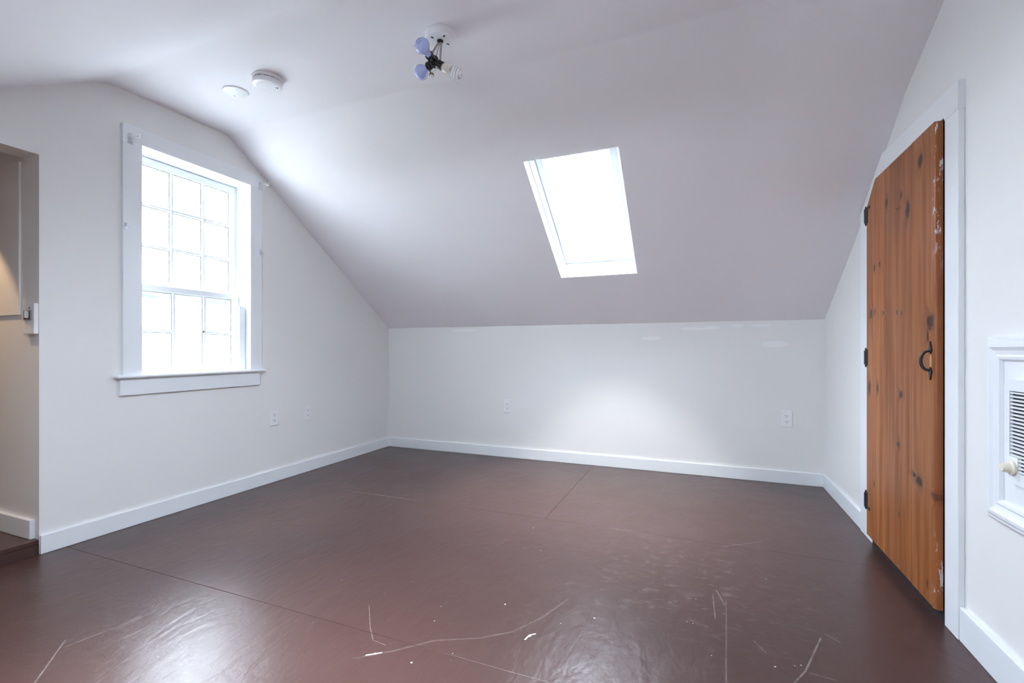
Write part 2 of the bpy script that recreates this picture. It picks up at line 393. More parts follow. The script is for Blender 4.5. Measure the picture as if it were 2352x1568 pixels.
def make_back_paint():
    t = NT('knee_wall_paint'); P = t.co
    n1 = t.noise(2.2, 4)
    c = t.mix(n1, (.79, .78, .765, 1), (.766, .757, .742, 1))
    acc = None
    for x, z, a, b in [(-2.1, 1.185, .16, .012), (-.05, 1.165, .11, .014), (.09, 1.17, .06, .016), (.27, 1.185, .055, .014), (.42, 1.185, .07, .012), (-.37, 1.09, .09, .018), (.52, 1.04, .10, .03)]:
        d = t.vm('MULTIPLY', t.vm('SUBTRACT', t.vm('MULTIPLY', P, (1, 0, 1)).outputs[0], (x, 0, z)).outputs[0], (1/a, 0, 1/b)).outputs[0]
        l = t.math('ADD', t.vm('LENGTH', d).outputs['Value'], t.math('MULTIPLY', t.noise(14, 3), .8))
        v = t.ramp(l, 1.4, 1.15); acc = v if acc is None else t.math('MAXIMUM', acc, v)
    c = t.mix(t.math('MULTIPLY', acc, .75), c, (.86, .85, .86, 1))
    t.bump(t.math('ADD', t.noise(220, 2), t.math('MULTIPLY', t.noise(7, 3), 2.5)), .05, .002)
    return t.set(Base_Color=c, Roughness=.6, Specular_IOR_Level=.35)
def fxz(a, b, d): return Vector((a, d, b))
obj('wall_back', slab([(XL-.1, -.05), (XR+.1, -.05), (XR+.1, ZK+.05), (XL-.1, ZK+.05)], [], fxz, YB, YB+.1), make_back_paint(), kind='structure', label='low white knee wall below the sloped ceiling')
obj('wall_front', slab([(XL-.1, -.05), (XR+.1, -.05), (XR+.1, ZK+.08), (XL-.1, ZK+.08)],
    [], fxz, YN, YN-.1), M_wall, kind='structure', label='low knee wall behind the camera')

# hall beyond the opening, one step up
HX = XL-.132
hall = wthing('floor_2', (-3.6, .6, .07), kind='structure', label='raised brown hall floor beyond the opening')
sub(hall, 'tread', B((-4.4, .05, .050), (XL, OPY1, .072), .002), M_floor)
sub(hall, 'riser', B((-4.4, .05, -.03), (XL-.001, OPY1, .050)), M_floor)
obj('wall_hall', slab([(-4.4, -.02), (HX, -.02), (HX, 2.2), (-4.4, 2.2)], [], fxz, OPY1, OPY1+.08), M_wall, kind='structure')
obj('wall_hall_side', slab([(-.05, 1.40), (.55, 1.855), (.76, 1.975), (OPY1+.08, 1.975), (OPY1+.08, 2.2), (-.05, 2.2)], [], fyz, HX-.02, HX), M_wall, kind='structure')
obj('wall_hall_panel', B((-4.3, OPY1-.009, 1.172), (-3.153, OPY1, 1.94), .002), M_wall, kind='structure')
obj('wall_hall_end', B((-4.5, 0, -.02), (-4.4, OPY1+.08, 2.2)), M_wall, kind='structure')
obj('wall_hall_near', B((-4.5, -.05, -.02), (HX, .05, 2.2)), M_wall, kind='structure')
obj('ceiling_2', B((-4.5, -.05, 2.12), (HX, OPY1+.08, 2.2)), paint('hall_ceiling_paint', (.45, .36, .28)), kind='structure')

# ------------------------------------------------------------------ baseboards
def bboard(name, lo_, hi_, lab): return obj(name, B(lo_, hi_, .003, 2), M_trim, kind='structure', label=lab)
bboard('baseboard_left', (XL, OPY1+.001, 0), (XL+.014, YB, .093), 'white baseboard under the gable window')
bboard('baseboard_back', (XL+.014, YB-.014, 0), (XR-.014, YB, .094), 'white baseboard along the low knee wall')
bboard('baseboard_right', (XR-.015, 3.104, 0), (XR, YB, .094), 'short white baseboard between corner and door casing')
bboard('baseboard_front', (XR-.017, YN, 0), (XR, 2.055, .116), 'white baseboard under the wall heater')
bboard('baseboard_hall', (-4.3, OPY1-.02, .072), (-3.026, OPY1, .166), 'white baseboard on the hall wall')

# ------------------------------------------------------------------ gable window
w1 = wthing('window_1', (XL, 2.02, .84), kind='structure', label='white double-hung window with small panes')
CX = XL+.02
def bx(par, name, lo_, hi_, mat=M_trim, bev=.0007, **k): return sub(par, name, B(lo_, hi_, bev), mat, **k)
bx(w1, 'casing', (XL, 1.578, .857), (CX, WY0, 2.171))
bx(w1, 'casing', (XL, WY1, .857), (CX, 2.460, 2.171))
bm = bmesh.new(); prism(bm, [(1.578, 2.1715), (2.460, 2.1715), (2.460, 2.245), (2.436, 2.262), (1.578, 2.262)], fyz, XL, CX); sub(w1, 'casing', bm, M_trim)
bx(w1, 'stool', (-3.085, 1.540, .838), (-2.947, 2.476, .857), bev=.006)
bx(w1, 'apron', (XL, 1.566, .743), (XL+.018, 2.447, .838))
JX = -3.215
bx(w1, 'jamb_board', (JX, WY0-.02, WZ0), (XL+.002, WY0, WZ1)); bx(w1, 'jamb_board', (JX, WY1, WZ0), (XL+.002, WY1+.02, WZ1))
bx(w1, 'jamb_board', (JX, WY0-.02, WZ1), (XL+.002, WY1+.02, WZ1+.02)); bx(w1, 'sill_board', (JX-.03, WY0-.02, WZ0-.03), (-3.08, WY1+.02, WZ0+.008))
bx(w1, 'parting_bead', (-3.135, WY1-.012, 1.40), (-3.118, WY1, WZ1)); bx(w1, 'parting_bead', (-3.135, WY0, 1.40), (-3.118, WY0+.012, WZ1))
def sash(x0, x1, z0, z1, rail_t, rail_b, stile, cols, rows, skip=None, mun=.020):
    """x1 = room-side face.  cols/rows list muntin centres."""
    s = sub(w1, 'sash', B((x0, WY0+.004, z1-rail_t), (x1, WY1-.004, z1), .003), M_trim)
    sub(s, 'rail', B((x0, WY0+.004, z0), (x1, WY1-.004, z0+rail_b), .003), M_trim)
    sub(s, 'stile', B((x0, WY0+.004, z0+rail_b), (x1, WY0+.004+stile, z1-rail_t), .003), M_trim)
    sub(s, 'stile', B((x0, WY1-.004-stile, z0+rail_b), (x1, WY1-.004, z1-rail_t), .003), M_trim)
    gy0, gy1, gz0, gz1 = WY0+.004+stile, WY1-.004-stile, z0+rail_b, z1-rail_t
    for c in cols: sub(s, 'muntin', B((x0+.006, c-mun/2, gz0), (x1-.002, c+mun/2, gz1), .005), M_trim)
    ce = [gy0]+cols+[gy1]; re = [gz0]+rows+[gz1]
    xm = x0+.016
    for i in range(len(ce)-1):
        ya = ce[i]+(mun/2 if i else 0); yb = ce[i+1]-(mun/2 if i < len(ce)-2 else 0)
        rr = re if i != skip else [gz0, gz1]
        for j in range(len(rr)-1):
            za = rr[j]+(mun/2 if j else 0); zb = rr[j+1]-(mun/2 if j < len(rr)-2 else 0)
            if j: sub(s, 'muntin', B((x0+.006, ya, rr[j]-mun/2), (x1-.002, yb, rr[j]+mun/2), .005), M_trim)
            sub(s, 'pane', B((xm-.0015, ya-.004, za-.004), (xm+.0015, yb+.004, zb+.004)), M_glass)
            # shadow of the putty on the glass edge, built as thin dark strips
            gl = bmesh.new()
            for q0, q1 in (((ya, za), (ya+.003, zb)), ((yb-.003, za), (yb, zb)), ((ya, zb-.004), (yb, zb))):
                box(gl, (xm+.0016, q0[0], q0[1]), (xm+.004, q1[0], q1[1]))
            sub(s, 'putty_shadow_strip', gl, M_putty_shadow)
    return s
sash(-3.155, -3.120, 1.365, WZ1-.003, .045, .035, .042, [1.932, 2.135], [1.637, 1.883])
sash(-3.118, -3.085, WZ0+.009, 1.394, .040, .030, .050, [1.922, 2.119], [1.116], skip=1, mun=.022)
bm = bmesh.new(); tube(bm, [(-3.086, 2.104, 1.118), (-3.079, 2.104, 1.118)], .006, 8); sub(w1, 'peg', bm, M_iron)
st = sub(w1, 'storm_frame', B((-3.21, WY0+.031, 1.325), (-3.185, WY1-.031, 1.365), .003), M_storm)
for lo_, hi_ in [((-3.21, WY0, .855), (-3.185, WY0+.03, WZ1)), ((-3.21, WY1-.03, .855), (-3.185, WY1, WZ1)), ((-3.21, WY0+.031, WZ1-.03), (-3.185, WY1-.031, WZ1)), ((-3.21, WY0+.031, .856), (-3.185, WY1-.031, .88))]:
    sub(st, 'storm_rail', B(lo_, hi_, .003), M_storm)
sub(st, 'pane', B((-3.199, WY0+.03, .88), (-3.196, WY1-.03, 1.325)), M_glass)
sub(st, 'pane', B((-3.199, WY0+.03, 1.365), (-3.196, WY1-.03, WZ1-.03)), M_glass)

# white U-shaped stick standing on the stool
pr = wthing('window_prop', (-3.02, 2.342, .857), label='white grooved stick standing upright on the window stool against the right jamb', category='window prop')
sub(pr, 'channel', B((-3.052, 2.318, .8575), (-3.016, 2.362, 1.306), .002), M_trim)
sub(pr, 'lip', B((-3.052, 2.312, .8575), (-3.046, 2.318, 1.304), .001), M_trim)

# clear curtain-rod brackets and small hooks on the casing
def bracket(y, z, s, lab):
    r = wthing('curtain_bracket', (CX, y, z), label=lab, category='curtain bracket', group='clear curtain rod brackets on the window casing')
    sub(r, 'plate', B((CX, y-.014, z-.03), (CX+.004, y+.014, z+.028), .0015), M_clear)
    bm = bmesh.new(); tube(bm, [(CX+.003, y, z+.012), (CX+.03, y+s*.004, z+.013), (CX+.055, y+s*.010, z+.010)], .0045, 8); sub(r, 'arm', bm, M_clear)
    bm = bmesh.new(); tube(bm, [Vector((CX+.06, y+s*.01, z+.012))+Vector((.012*math.cos(a), 0, .012*math.sin(a))) for a in [math.radians(q) for q in range(-200, 41, 24)]], .0035, 8); sub(r, 'cup', bm, M_white)
    bm = bmesh.new(); tube(bm, [(CX+.003, y+s*.004, z-.018), (CX+.012, y+s*.004, z-.018)], .003, 8); sub(r, 'screw', bm, M_chrome)
bracket(1.612, 2.185, 1, 'clear plastic curtain rod bracket on the top left of the window casing')
bracket(2.448, 2.190, 1, 'clear plastic curtain rod bracket on the top right of the window casing, against the slope')
def hook(y, z, lab):
    r = wthing('casing_hook', (CX, y, z), label=lab, category='hook', group='small clear hooks on the window casing sides')
    sub(r, 'base', B((CX, y-.008, z-.018), (CX+.003, y+.008, z+.018), .001), M_clear)
    bm = bmesh.new(); tube(bm, [(CX+.002, y, z+.004), (CX+.012, y, z-.004), (CX+.018, y, z-.012), (CX+.018, y, z-.002)], .003, 8); sub(r, 'prong', bm, M_clear)
hook(1.591, 1.690, 'small clear hook on the left side of the window casing')
hook(2.449, 1.705, 'small clear hook on the right side of the window casing')

# ------------------------------------------------------------------ skylight
def skylight(name, lab, SX0, SX1, top_pt, down, out, LA):
    w2 = wthing(name, tuple(top_pt+Vector(((SX0+SX1)/2-top_pt.x, 0, 0))+down*LA/2), kind='structure', label=lab)
    Mx = Matrix.Identity(4); Mx.col[0][:3] = (1, 0, 0); Mx.col[1][:3] = down; Mx.col[2][:3] = out; Mx.col[3][:3] = (0, top_pt.y, top_pt.z)
    def skb(par, nm, x0, x1, a0, a1, d0, d1, mat, bev=.002): return sub(par, nm, B((x0, a0, d0), (x1, a1, d1), bev, M=Mx), mat)
    T = .02
    for x0, x1, a0, a1 in [(SX0-T, SX0, -T, LA+T), (SX1, SX1+T, -T, LA+T), (SX0, SX1, -T, 0), (SX0, SX1, LA, LA+T)]:
        skb(w2, 'well_lining', x0, x1, a0, a1, .0008, .19, M_trim)
    FR = .028
    fr = skb(w2, 'frame', SX0, SX0+FR, 0, LA, .085, .19, M_trim)
    for x0, x1, a0, a1 in [(SX1-FR, SX1, 0, LA), (SX0+FR, SX1-FR, 0, FR), (SX0+FR, SX1-FR, LA-FR, LA)]: skb(fr, 'frame_rail', x0, x1, a0, a1, .085, .19, M_trim)
    x0, x1, a0, a1 = SX0+FR+.004, SX1-FR-.004, FR+.004, LA-FR-.004
    W = .045
    ss = skb(w2, 'sash', x0, x0+W, a0, a1, .115, .19, M_trim)
    for q in [(x1-W, x1, a0, a1), (x0+W, x1-W, a0, a0+W), (x0+W, x1-W, a1-W, a1)]: skb(ss, 'sash_rail', *q, .115, .19, M_trim)
    for q in [(x0+W, x0+W+.003, a0+W, a1-W), (x1-W-.003, x1-W, a0+W, a1-W), (x0+W, x1-W, a0+W, a0+W+.003), (x0+W, x1-W, a1-W-.003, a1-W)]: skb(ss, 'gasket', *q, .150, .158, M_gask, 0)
    skb(ss, 'pane', x0+W-.005, x1-W+.005, a0+W-.005, a1-W+.005, .158, .164, M_glass, 0)
    for q in [(SX0+FR, SX0+FR+.004, FR, LA-FR), (SX0+FR, SX1-FR, LA-FR-.004, LA-FR)]: skb(fr, 'gasket', *q, .118, .125, M_alu, 0)
skylight('window_2', 'roof skylight set in the far slope', SKX0, SKX1, Vector((SKX0, SKY0, slope_z(SKY0))), U_DN, N_OUT, (SKY1-SKY0)*math.sqrt(1+SL*SL))
skylight('fill_skylight', 'unseen skylight added in the near slope for fill light', NKX0, NKX1, Vector((NKX0, NKY1, near_z(NKY1))), D_NEAR, N_NEAR, (NKY1-NKY0)*math.sqrt(1+SN*SN))  # added out of view to fill the far slope and walls with daylight

# ------------------------------------------------------------------ pine door with casing and hinges
FX = .823; DX = .800
d1 = wthing('door_1', (FX, 2.53, 0), kind='structure', label='knotty pine board door with clipped top corner')
PH, PT, SHY, SHZ, SH2 = 2.915, 1.838, 2.79, 1.841, 1.735
yb_ = [2.157, 2.364, 2.656, 2.915]
def dtop(y): return 1.838+(y-2.157)*.004 if y <= SHY else 1.8405+(y-SHY)/(PH-SHY)*(SH2-1.8405)
for i in range(3):
    a, b = yb_[i], yb_[i+1]
    pts = [(a+.0008, .046), (b-.0008, .046), (b-.0008, dtop(b))]+([(SHY, dtop(SHY))] if a < SHY < b else [])+[(a+.0008, dtop(a))]
    bm = bmesh.new(); prism(bm, pts, fyz, DX, DX+.0225)
    fe = [e for e in bm.edges if all(abs(v.co.x-DX) < 1e-5 for v in e.verts)]
    if i == 0:
        big = [e for e in bm.edges if all(v.co.y < 2.159 for v in e.verts) and (all(abs(v.co.x-DX) < 1e-5 for v in e.verts) or (abs(e.verts[0].co.x-e.verts[1].co.x) > .01 and e.verts[0].co.z > 1))]
        bmesh.ops.bevel(bm, geom=big, offset=.009, segments=3, affect='EDGES', profile=.5)
    else: bmesh.ops.bevel(bm, geom=fe, offset=.0015, segments=1, affect='EDGES')
    mt = make_pine((a, b), i)
    o = obj('plank', bm, mt, None, smooth=True)       # mesh kept in room coordinates so the knots stay put
    o.parent = d1; o.matrix_parent_inverse = Matrix.Translation(Vector((FX, 2.53, 0))).inverted()
def hinge(z, up, ):
    bm = bmesh.new(); y = PH+.005
    tube(bm, [(DX-.002, y, z-.036), (DX-.002, y, z+.036)], .008, 12)
    for s in (-1, 1): lathe(bm, [(0, 0), (.004, .001), (.005, .006), (.0025, .012), (0, .016)], (DX-.002, y, z+s*.036), (0, 0, s), 10)
    h = sub(d1, 'hinge', bm, M_iron, smooth=True)
    sub(h, 'leaf', B((DX-.003, PH-.017, z-.040), (DX, PH+.006, z+.040), .0006), M_iron)
    sub(h, 'leaf', B((FX-.003, PH+.012, z-.046), (FX, PH+.034, z+.046), .0006), M_iron)
    if up:
        zz = z+up*.034
        sub(h, 'strap', B((DX-.003, PH-.050, zz-.007), (DX, PH-.017, zz+.007), .0006), M_iron)
hinge(1.690, 1); hinge(.958, 0); hinge(.222, -1)
# forged pull
bm = bmesh.new(); HY = 2.192
pts = []
for k in range(15):
    a = math.radians(-90+180*k/14); pts.append((DX-.003-.028*math.cos(a)**.8 if abs(math.cos(a)) > 1e-6 else DX-.003, HY, .958+.036*math.sin(a)))
tube(bm, pts, [.0045+.0015*math.sin(math.pi*k/14) for k in range(15)], 8)
hd = sub(d1, 'pull_handle', bm, M_iron, smooth=True)
for s in (-1, 1):
    pl = [(0, .030), (.009, .040), (.012, .050), (.009, .060), (.004, .070), (.002, .082), (0, .086), (-.002, .082), (-.004, .070), (-.009, .060), (-.012, .050), (-.009, .040)]
    bm = bmesh.new(); prism(bm, [(HY+p[0]*.9, .958+s*p[1]*.84) for p in pl], fyz, DX, DX-.005)
    sub(hd, 'spade_plate', bm, M_iron)
t2 = wthing('trim_1', (XR, 2.56, 0), kind='structure', label='white door casing with clipped corner under the slope')
sub(t2, 'casing', B((FX, 2.056, 0), (XR, 2.150, 1.829), .002), M_trim)
sub(t2, 'casing', B((FX, 2.918, 0), (XR, 3.103, 1.700), .002), M_trim)
bm = bmesh.new(); prism(bm, [(2.056, 1.829), (2.150, 1.829), (2.157, 1.843), (2.79, 1.846), (2.775, 1.955), (2.056, 1.927)], fyz, FX, XR); sub(t2, 'casing', bm, M_trim)
bm = bmesh.new(); prism(bm, [(2.79, 1.846), (2.918, 1.738), (2.918, 1.700), (3.103, 1.700), (3.103, 1.742), (2.775, 1.955)], fyz, FX, XR); sub(t2, 'casing', bm, M_trim)
sub(t2, 'dark_gap_sheet', B((FX+.003, 2.150, 0), (XR, 2.918, 1.84)), M_dark)  # dark sheet behind the door, stands in for shade in the gaps

# ------------------------------------------------------------------ outlets
def outlet_local():
    r = thing('wall_outlet')
    obj('plate', B((-.036, -.006, -.060), (.036, 0, .060), .003, 2), M_white, r)
    for s in (-1, 1):
        bm = bmesh.new(); prism(bm, [(.0165*math.copysign(min(1, abs(1.25*math.cos(a))), math.cos(a)), s*.0205+.0145*math.sin(a)) for a in [2*math.pi*k/24 for k in range(24)]], lambda a, b, d: Vector((a, d, b)), -.0085, -.004)
        f = obj('receptacle', bm, M_white, r)
        for x, h in ((-.0065, .0080), (.0065, .0065)): obj('slot', B((x-.0013, -.0090, s*.0205+.003-h/2), (x+.0013, -.0083, s*.0205+.003+h/2)), M_dark, f)
        bm = bmesh.new(); lathe(bm, [(.0026, 0), (.0026, .0006)], (0, -.0084, s*.0205-.0075), (0, -1, 0), 12); obj('slot', bm, M_dark, f)
    bm = bmesh.new(); lathe(bm, [(.0028, 0), (.002, .0012)], (0, -.006, 0), (0, -1, 0), 12); obj('screw', bm, M_white, r)
    return r
def copy_tree(o, parent=None):
    c = o.copy(); C.objects.link(c); c.parent = parent
    for ch in list(o.children): copy_tree(ch, c)
    return c
proto = outlet_local()
OUT = [((XL, 2.579, .484), (0, 0, -math.pi/2), 'white duplex outlet on the gable wall, the one nearer the window'),
       ((XL, 2.902, .480), (0, 0, -math.pi/2), 'white duplex outlet on the gable wall, the one nearer the corner'),
       ((-1.658, YB, .473), (0, 0, 0), 'white duplex outlet on the knee wall beneath the skylight, left of the middle'),
       ((.600, YB, .482), (0, 0, 0), 'white duplex outlet on the knee wall near the door corner')]
for i, (l, r, lab) in enumerate(OUT):
    o = proto if i == 0 else copy_tree(proto)
    # plate faces -Y locally; turn it to face the room
    o.location = l; o.rotation_euler = (0, 0, math.pi/2) if l[0] == XL else (0, 0, 0)
    o['label'] = lab; o['category'] = 'outlet'; o['group'] = 'white duplex wall outlets'

# switch box on the hall jamb
sb = wthing('light_switch', (-3.045, OPY1, 1.15), label='white surface mounted switch box on the hall opening jamb', category='light switch')
sub(sb, 'box', B((-3.094, OPY1-.019, 1.074), (-2.9905, OPY1, 1.226), .005, 2), M_white)
bm = bmesh.new()
for q in [(-3.072, -3.067, 1.143, 1.191), (-3.013, -3.008, 1.143, 1.191), (-3.067, -3.013, 1.186, 1.191), (-3.067, -3.013, 1.143, 1.148)]: box(bm, (q[0], OPY1-.025, q[2]), (q[1], OPY1-.019, q[3]))
sub(sb, 'toggle_frame', bm, M_chrome)
sub(sb, 'toggle_well', B((-3.067, OPY1-.0205, 1.148), (-3.013, OPY1-.019, 1.186)), M_dark)
sub(sb, 'toggle', B((-3.046, OPY1-.033, 1.152), (-3.034, OPY1-.019, 1.188), .002), M_white)
bm = bmesh.new(); lathe(bm, [(.004, 0), (.003, .002)], (-3.03, OPY1-.019, 1.202), (0, -1, 0), 10); sub(sb, 'screw', bm, M_dark)

# ------------------------------------------------------------------ smoke detector and blank cover on the ceiling
tilt = math.atan2(Z1-Z2, Y1-Y2)
NC = Vector((0, math.sin(tilt), -math.cos(tilt)))      # down from the flat ceiling
def ceil_pt(x, y): return Vector((x, y, prof_z(y)-rsag(x, y)))
p0 = ceil_pt(-2.162, 1.823)
sd = wthing('smoke_detector', tuple(p0), label='round white smoke detector on the flat ceiling', category='smoke detector')
bm = bmesh.new(); lathe(bm, [(.070, -.006), (.076, 0), (.077, .010), (.074, .014), (.060, .015)], p0, NC, 48); sub(sd, 'base', bm, M_white, smooth=True)
bm = bmesh.new(); lathe(bm, [(.0695, .013), (.0695, .0195)], p0, NC, 48); sub(sd, 'vent_gap', bm, M_dark, smooth=True)
bm = bmesh.new()
for k in range(14):
    a = 2*math.pi*k/14; x, y, d = frame(NC); c = p0+(x*math.cos(a)+y*math.sin(a))*.070; tube(bm, [c+d*.012, c+d*.020], .0035, 6)
sub(sd, 'vent_rib', bm, M_white, kind='stuff')
bm = bmesh.new(); lathe(bm, [(.060, .017), (.073, .018), (.074, .024), (.072, .040), (.066, .044), (.050, .0455), (.049, .0450), (.046, .0451), (.02, .0457), (0, .0458)], p0, NC, 48); sub(sd, 'cover', bm, M_white, smooth=True)
bm = bmesh.new()
for dx, dy in ((.040, .020), (.047, .024), (.041, .029)): lathe(bm, [(.0022, .044), (.0022, .0468)], p0+Vector((dx, dy, 0)), NC, 8)
sub(sd, 'sounder_hole', bm, M_dark)
p1 = ceil_pt(-2.437, 1.848)
cp = wthing('ceiling_cover_plate', tuple(p1), label='flat round white blank cover plate on the ceiling beside the smoke detector', category='cover plate')
bm = bmesh.new(); lathe(bm, [(.064, -.004), (.066, .002), (.065, .006), (.060, .0075), (0, .0078)], p1, NC, 48); sub(cp, 'plate', bm, M_white, smooth=True)
for s in (-1, 1):
    bm = bmesh.new(); lathe(bm, [(.0035, .007), (.0025, .009), (0, .0092)], p1+Vector((s*.035, -s*.02, 0)), NC, 10); sub(cp, 'screw', bm, M_steel)

# ------------------------------------------------------------------ bare ceiling fixture
ax, ay = -1.1134, 1.864
pc = ceil_pt(ax, ay)
fx = wthing('ceiling_light', tuple(pc), label='bare ceiling light with white canopy, black sockets and three exposed bulbs', category='ceiling light')
R_ = Vector((math.cos(YAW), math.sin(YAW), 0)); F_ = Vector((-math.sin(YAW), math.cos(YAW), 0)); U_ = Vector((0, 0, 1))
def fp(r, f, u): return Vector((ax, ay, 2.43))+R_*r+F_*f+U_*u
bm = bmesh.new(); D_ = Vector((0, 0, -1))
lathe(bm, [(.060, -.004), (.069, .001), (.070, .010), (.067, .014), (.067, .018), (.065, .022), (.064, .027), (.061, .031), (.055, .0315), (0, .0315)], (ax, ay, pc.z), D_, 48)
can = sub(fx, 'canopy', bm, M_white, smooth=True)
zb = pc.z-.0315
for a in (35, 125, 215, 305):
    a = math.radians(a); c = Vector((ax, ay, zb))+(R_*math.cos(a)+F_*math.sin(a))*.040
    Mx = Matrix.Translation(c) @ Matrix.Rotation(YAW+a, 4, 'Z')
    sub(can, 'slot', B((-.007, -.0035, -.0012), (.007, .0035, .001), .001, M=Mx), M_dark)
bm = bmesh.new(); lathe(bm, [(.014, 0), (.014, .004), (.010, .009)], (ax, ay, zb), D_, 20); sub(can, 'collar', bm, M_dark, smooth=True)
CL = fp(-.028, 0, -.100)
dA = (R_*-.036+F_*-.075+U_*.018).normalized(); dB = (R_*-.053+F_*.045+U_*-.010).normalized(); dC = (R_*.1+F_*.005+U_*-.052).normalized()
def rod(p, q, r=.0042):
    bm = bmesh.new(); tube(bm, [p, q], r, 10); return sub(fx, 'rod', bm, M_steel, smooth=True)
tb = Vector((ax, ay, zb-.004))
rod(tb+R_*-.005, CL+R_*-.012+F_*-.008+U_*.026); rod(tb+R_*.005, CL+dC*.030+U_*.008, .0046); rod(tb, CL+R_*.004+F_*.006+U_*.012, .0025)
for d in (dA, dB, dC):
    bm = bmesh.new(); lathe(bm, [(.010, -.006), (.0165, .0), (.0185, .006), (.0185, .030), (.0195, .032), (.0195, .040), (.015, .040), (.015, .034)], CL+d*.002, d, 20)
    sub(fx, 'socket', bm, M_black, smooth=True)
bm = bmesh.new(); lathe(bm, [(.012, -.024), (.019, -.018), (.021, 0), (.019, .018), (.010, .026)], CL, U_, 20); sub(fx, 'socket_hub', bm, M_black, smooth=True)
AP = [(.0125, .036), (.0125, .050), (.0135, .058), (.017, .068), (.024, .080), (.0295, .091), (.0312, .100), (.0305, .109), (.0265, .120), (.020, .127), (.011, .1315), (0, .133)]
for d, mark in ((dA, True), (dB, False)):
    k_ = .88
    bm = bmesh.new(); lathe(bm, [(r*1.1, .036+(h-.036)*k_) for r, h in AP], CL, d, 32)
    b_ = sub(fx, 'bulb', bm, M_bulb, smooth=True, label='bluish daylight glass bulb')
    if mark:
        tip = CL+d*(.036+.097*k_); x, y, dd = frame(d)
        bm = bmesh.new(); tube(bm, [CL+d*(.036+.0958*k_)+(x*math.cos(2*math.pi*k/20)+y*math.sin(2*math.pi*k/20))*.0115 for k in range(20)], .0011, 6, closed=True)
        sub(b_, 'printed_ring', bm, M_mark)
        bm = bmesh.new(); tube(bm, [tip+x*-.004+d*-.0005, tip+d*.0002, tip+x*.004+d*-.0005], .0009, 5); sub(b_, 'printed_ring', bm, M_mark)
bm = bmesh.new(); lathe(bm, [(.012, .030), (.013, .046), (.0185, .050), (.0215, .056), (.0215, .078), (.019, .083), (0, .084)], CL, dC, 28)
cf = sub(fx, 'bulb', bm, M_cream, smooth=True, label='cream base of a spiral fluorescent bulb')
x, y, dd = frame(dC)
for ph in (0, math.pi):
    pts = [CL+dC*.082+(x*math.cos(ph)+y*math.sin(ph))*.011]
    for k in range(31):
        a = ph+k/30*2*math.pi*1.9; pts.append(CL+dC*(.092+.042*k/30)+(x*math.cos(a)+y*math.sin(a))*.021)
    pts.append(CL+dC*.136+(x*math.cos(a+.6)+y*math.sin(a+.6))*.008)
    bm = bmesh.new(); tube(bm, pts, .0054, 10); sub(cf, 'spiral_tube', bm, M_cfl, smooth=True)
fb = CL+R_*-.012+F_*.0+U_*-.062
for q, m in ((CL+R_*-.026+F_*-.004+U_*-.018, M_dark), (CL+R_*.016+U_*-.018, M_alu)):
    bm = bmesh.new(); tube(bm, [q, q*.5+fb*.5+R_*((-.003) if m is M_dark else .003), fb+U_*.006], .0028, 8); sub(fx, 'yoke_arm', bm, m, smooth=True)
bm = bmesh.new(); lathe(bm, [(.011, .006), (.0115, .001), (.008, 0)], fb, U_, 16); sub(fx, 'brass_washer', bm, plain('aged_brass', (.16, .08, .04), .4), smooth=True)
bm = bmesh.new(); lathe(bm, [(.0075, 0), (.0095, .003), (.0095, .012), (.006, .016), (0, .017)], fb, D_, 16); sub(fx, 'finial', bm, M_white, smooth=True)

# ------------------------------------------------------------------ wall heater on its framed panel
t3 = wthing('trim_2', (XR, 1.65, .485), kind='structure', label='white moulded frame around the wall heater')
HY1, HY0, HZ0, HZ1 = 1.885, 1.395, .485, 1.037
sub(t3, 'panel', B((XR-.010, HY0+.02, HZ0+.02), (XR, HY1-.02, HZ1-.02)), M_trim)
MP = [(0, 0), (0, .014), (.006, .020), (.014, .021), (.020, .027), (.030, .028), (.040, .022), (.052, .019), (.058, .022), (.066, .020), (.070, .012), (.070, 0)]   # (inward, proud)
cor = [(HY1, HZ0), (HY1, HZ1), (HY0, HZ1), (HY0, HZ0)]; inn = [(-1, 1), (-1, -1), (1, -1), (1, 1)]
for i in range(4):
    j = (i+1) % 4; bm = bmesh.new()
    a = [bm.verts.new((XR-h, cor[i][0]+inn[i][0]*w_, cor[i][1]+inn[i][1]*w_)) for w_, h in MP]
    b = [bm.verts.new((XR-h, cor[j][0]+inn[j][0]*w_, cor[j][1]+inn[j][1]*w_)) for w_, h in MP]
    n = len(MP)
    for k in range(n): bm.faces.new((a[k], a[(k+1) % n], b[(k+1) % n], b[k]))
    bm.faces.new(a[::-1]); bm.faces.new(b)
    sub(t3, 'moulding', bm, M_trim)
ht = wthing('wall_heater', (XR-.01, 1.64, .63), label='white recessed electric wall heater with dark louvre grille and ivory knob', category='wall heater')
E0, E1 = 1.757, 1.523       # left (far from camera) and right edges
hx = .806
bm = bmesh.new()
pl = []
for cy, cz, a0 in ((E0-.02, .916-.02, 0), (E1+.02, .916-.02, 90), (E1+.02, .628+.02, 180), (E0-.02, .628+.02, 270)):
    for k in range(5): a = math.radians(a0+k*22.5); pl.append((cy+.02*math.cos(a), cz+.02*math.sin(a)))
g0, g1 = 1.733, 1.547
hole = [(g0, .702), (g0, .884), (g1, .884), (g1, .660), (1.697, .660), (1.697, .702)]
bm = slab(pl, [hole], fyz, hx, XR-.010)
sub(ht, 'face_plate', bm, M_trim)
sub(ht, 'back_box', B((hx+.008, g1+.0005, .7015), (XR-.0105, g0-.0005, .8835)), M_dark)
sub(ht, 'back_box', B((hx+.008, g1+.0005, .6605), (XR-.0105, 1.6965, .7015)), M_dark)
pitch = .0102; z = .888-pitch*.9
while z > .662:
    ylim = g0 if z > .704 else 1.697
    sub(ht, 'louvre', B((hx+.002, g1, z-.0023), (hx+.0085, ylim, z+.0023)), M_trim)
    z -= pitch
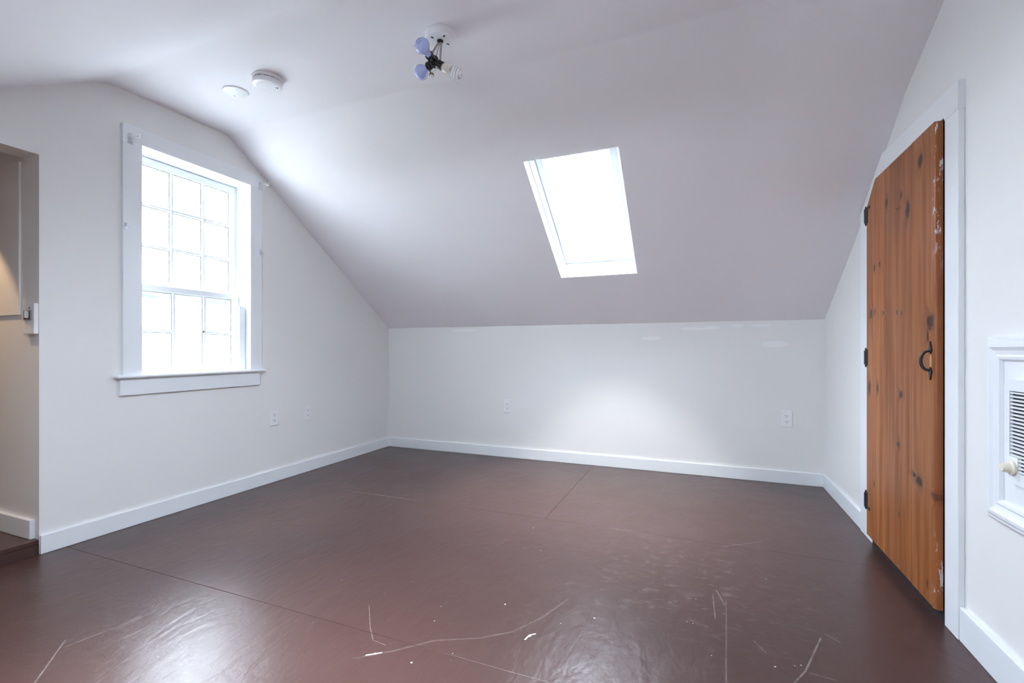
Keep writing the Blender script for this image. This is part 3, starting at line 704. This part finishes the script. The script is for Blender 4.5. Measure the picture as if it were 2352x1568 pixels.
bm = bmesh.new(); lathe(bm, [(.020, 0), (.020, .006), (.014, .009), (.0125, .022), (.010, .025), (0, .0255)], (hx, 1.716, .671), (-1, 0, 0), 24); sub(ht, 'knob', bm, M_ivory, smooth=True)

# ------------------------------------------------------------------ outside: ground, neighbour's house, trees
obj('ground', B((-60, -40, -3.2), (60, 60, -3.0)), paint('lawn', (.09, .10, .06), .9, .2, 6), kind='structure')
pr_ = wthing('bounce_roof', (-4.3, 2.4, .3), kind='structure', label='unseen grey metal roof added below the gable window to bounce light up')  # added out of view as a reflector for the ceiling by the window
for k in range(9):
    y0 = 1.42+k*.45
    Mx = Matrix.Translation((-3.14, y0, .58)) @ Matrix.Rotation(math.radians(-8), 4, 'Y')
    bm = B((-2.1, 0, -.03), (0, .45, 0), M=Mx); box(bm, (-2.1, -.008, 0), (0, .008, .02), M=Mx)
    sub(pr_, 'roof_sheet', bm, plain('grey_roof_metal', (.25, .26, .26), .55) if k == 0 else bpy.data.materials['grey_roof_metal'])
nh = wthing('neighbour_house', (-10.5, 6.0, -3.0), label='white clapboard house seen through the lower window panes', category='house')
M_side = paint('white_siding', (.80, .82, .83), .5, .03)
sub(nh, 'wall', B((-14, 1.5, -3), (-9.06, 11, 1.32)), M_side)
for k in range(30):
    z0 = -2.9+k*.14
    Mx = Matrix.Translation((-9.05, 0, z0)) @ Matrix.Rotation(math.radians(-7), 4, 'Y')
    sub(nh, 'clapboard', B((0, 1.4, 0), (.018, 11.1, .16), M=Mx), M_side)
bm = bmesh.new(); prism(bm, [(-8.7, 1.25), (-11.5, 3.1), (-14.3, 1.25), (-14.3, 1.40), (-11.5, 3.25), (-8.7, 1.40)], lambda a, b, d: Vector((a, d, b)), 1.2, 11.3)
sub(nh, 'roof', bm, paint('grey_shingles', (.35, .35, .36), .9, .3, 20))
def tree(loc, h, cr, n, seed, lab):
    rnd = random.Random(seed); x, y, z = loc
    t = wthing('tree', loc, label=lab, category='tree')
    bm = bmesh.new(); tube(bm, [(x, y, z), (x+.1, y, z+h*.4), (x-.05, y+.1, z+h*.75)], [.22, .15, .06], 10)
    sub(t, 'trunk', bm, plain('bark', (.42, .39, .36), .9), smooth=True)
    bm = bmesh.new(); tips = []
    for k in range(26):
        a = rnd.uniform(0, 6.28); s = rnd.uniform(.66, .86)*h; r = cr*rnd.uniform(.5, 1)
        p = Vector((x, y, z+s)); q = Vector((x+r*math.cos(a), y+r*math.sin(a), z+s+rnd.uniform(.3, 1)*cr*.8))
        tube(bm, [p, (p+q)/2+Vector((0, 0, .15)), q], [.05, .03, .01], 5); tips.append((p, q))
    sub(t, 'branches', bm, plain('pale_bark', (.3, .27, .25), .9), kind='stuff')
    bm = bmesh.new()
    for k in range(n):
        p, q = rnd.choice(tips); c = p.lerp(q, rnd.uniform(.35, 1.1))+Vector([rnd.gauss(0, .35) for _ in range(3)])
        u = Vector([rnd.gauss(0, 1) for _ in range(3)]).normalized(); v = u.orthogonal().normalized(); s = rnd.uniform(.05, .1)
        bm.faces.new([bm.verts.new(c+u*s), bm.verts.new(c+v*s*.5), bm.verts.new(c-u*s), bm.verts.new(c-v*s*.5)])
    sub(t, 'foliage', bm, plain('spring_leaves', (.34, .44, .30), .7), kind='stuff')
tree((-1.7, 12.5, -3.0), 12.0, 2.0, 2600, 3, 'tall leafy tree seen through the skylight')
tree((-16.5, 12.5, -3.0), 7.5, 1.8, 1500, 5, 'leafy tree behind the clapboard house through the right lower panes')
for o in bpy.data.objects:
    if 'world_verts' in o: del o['world_verts']
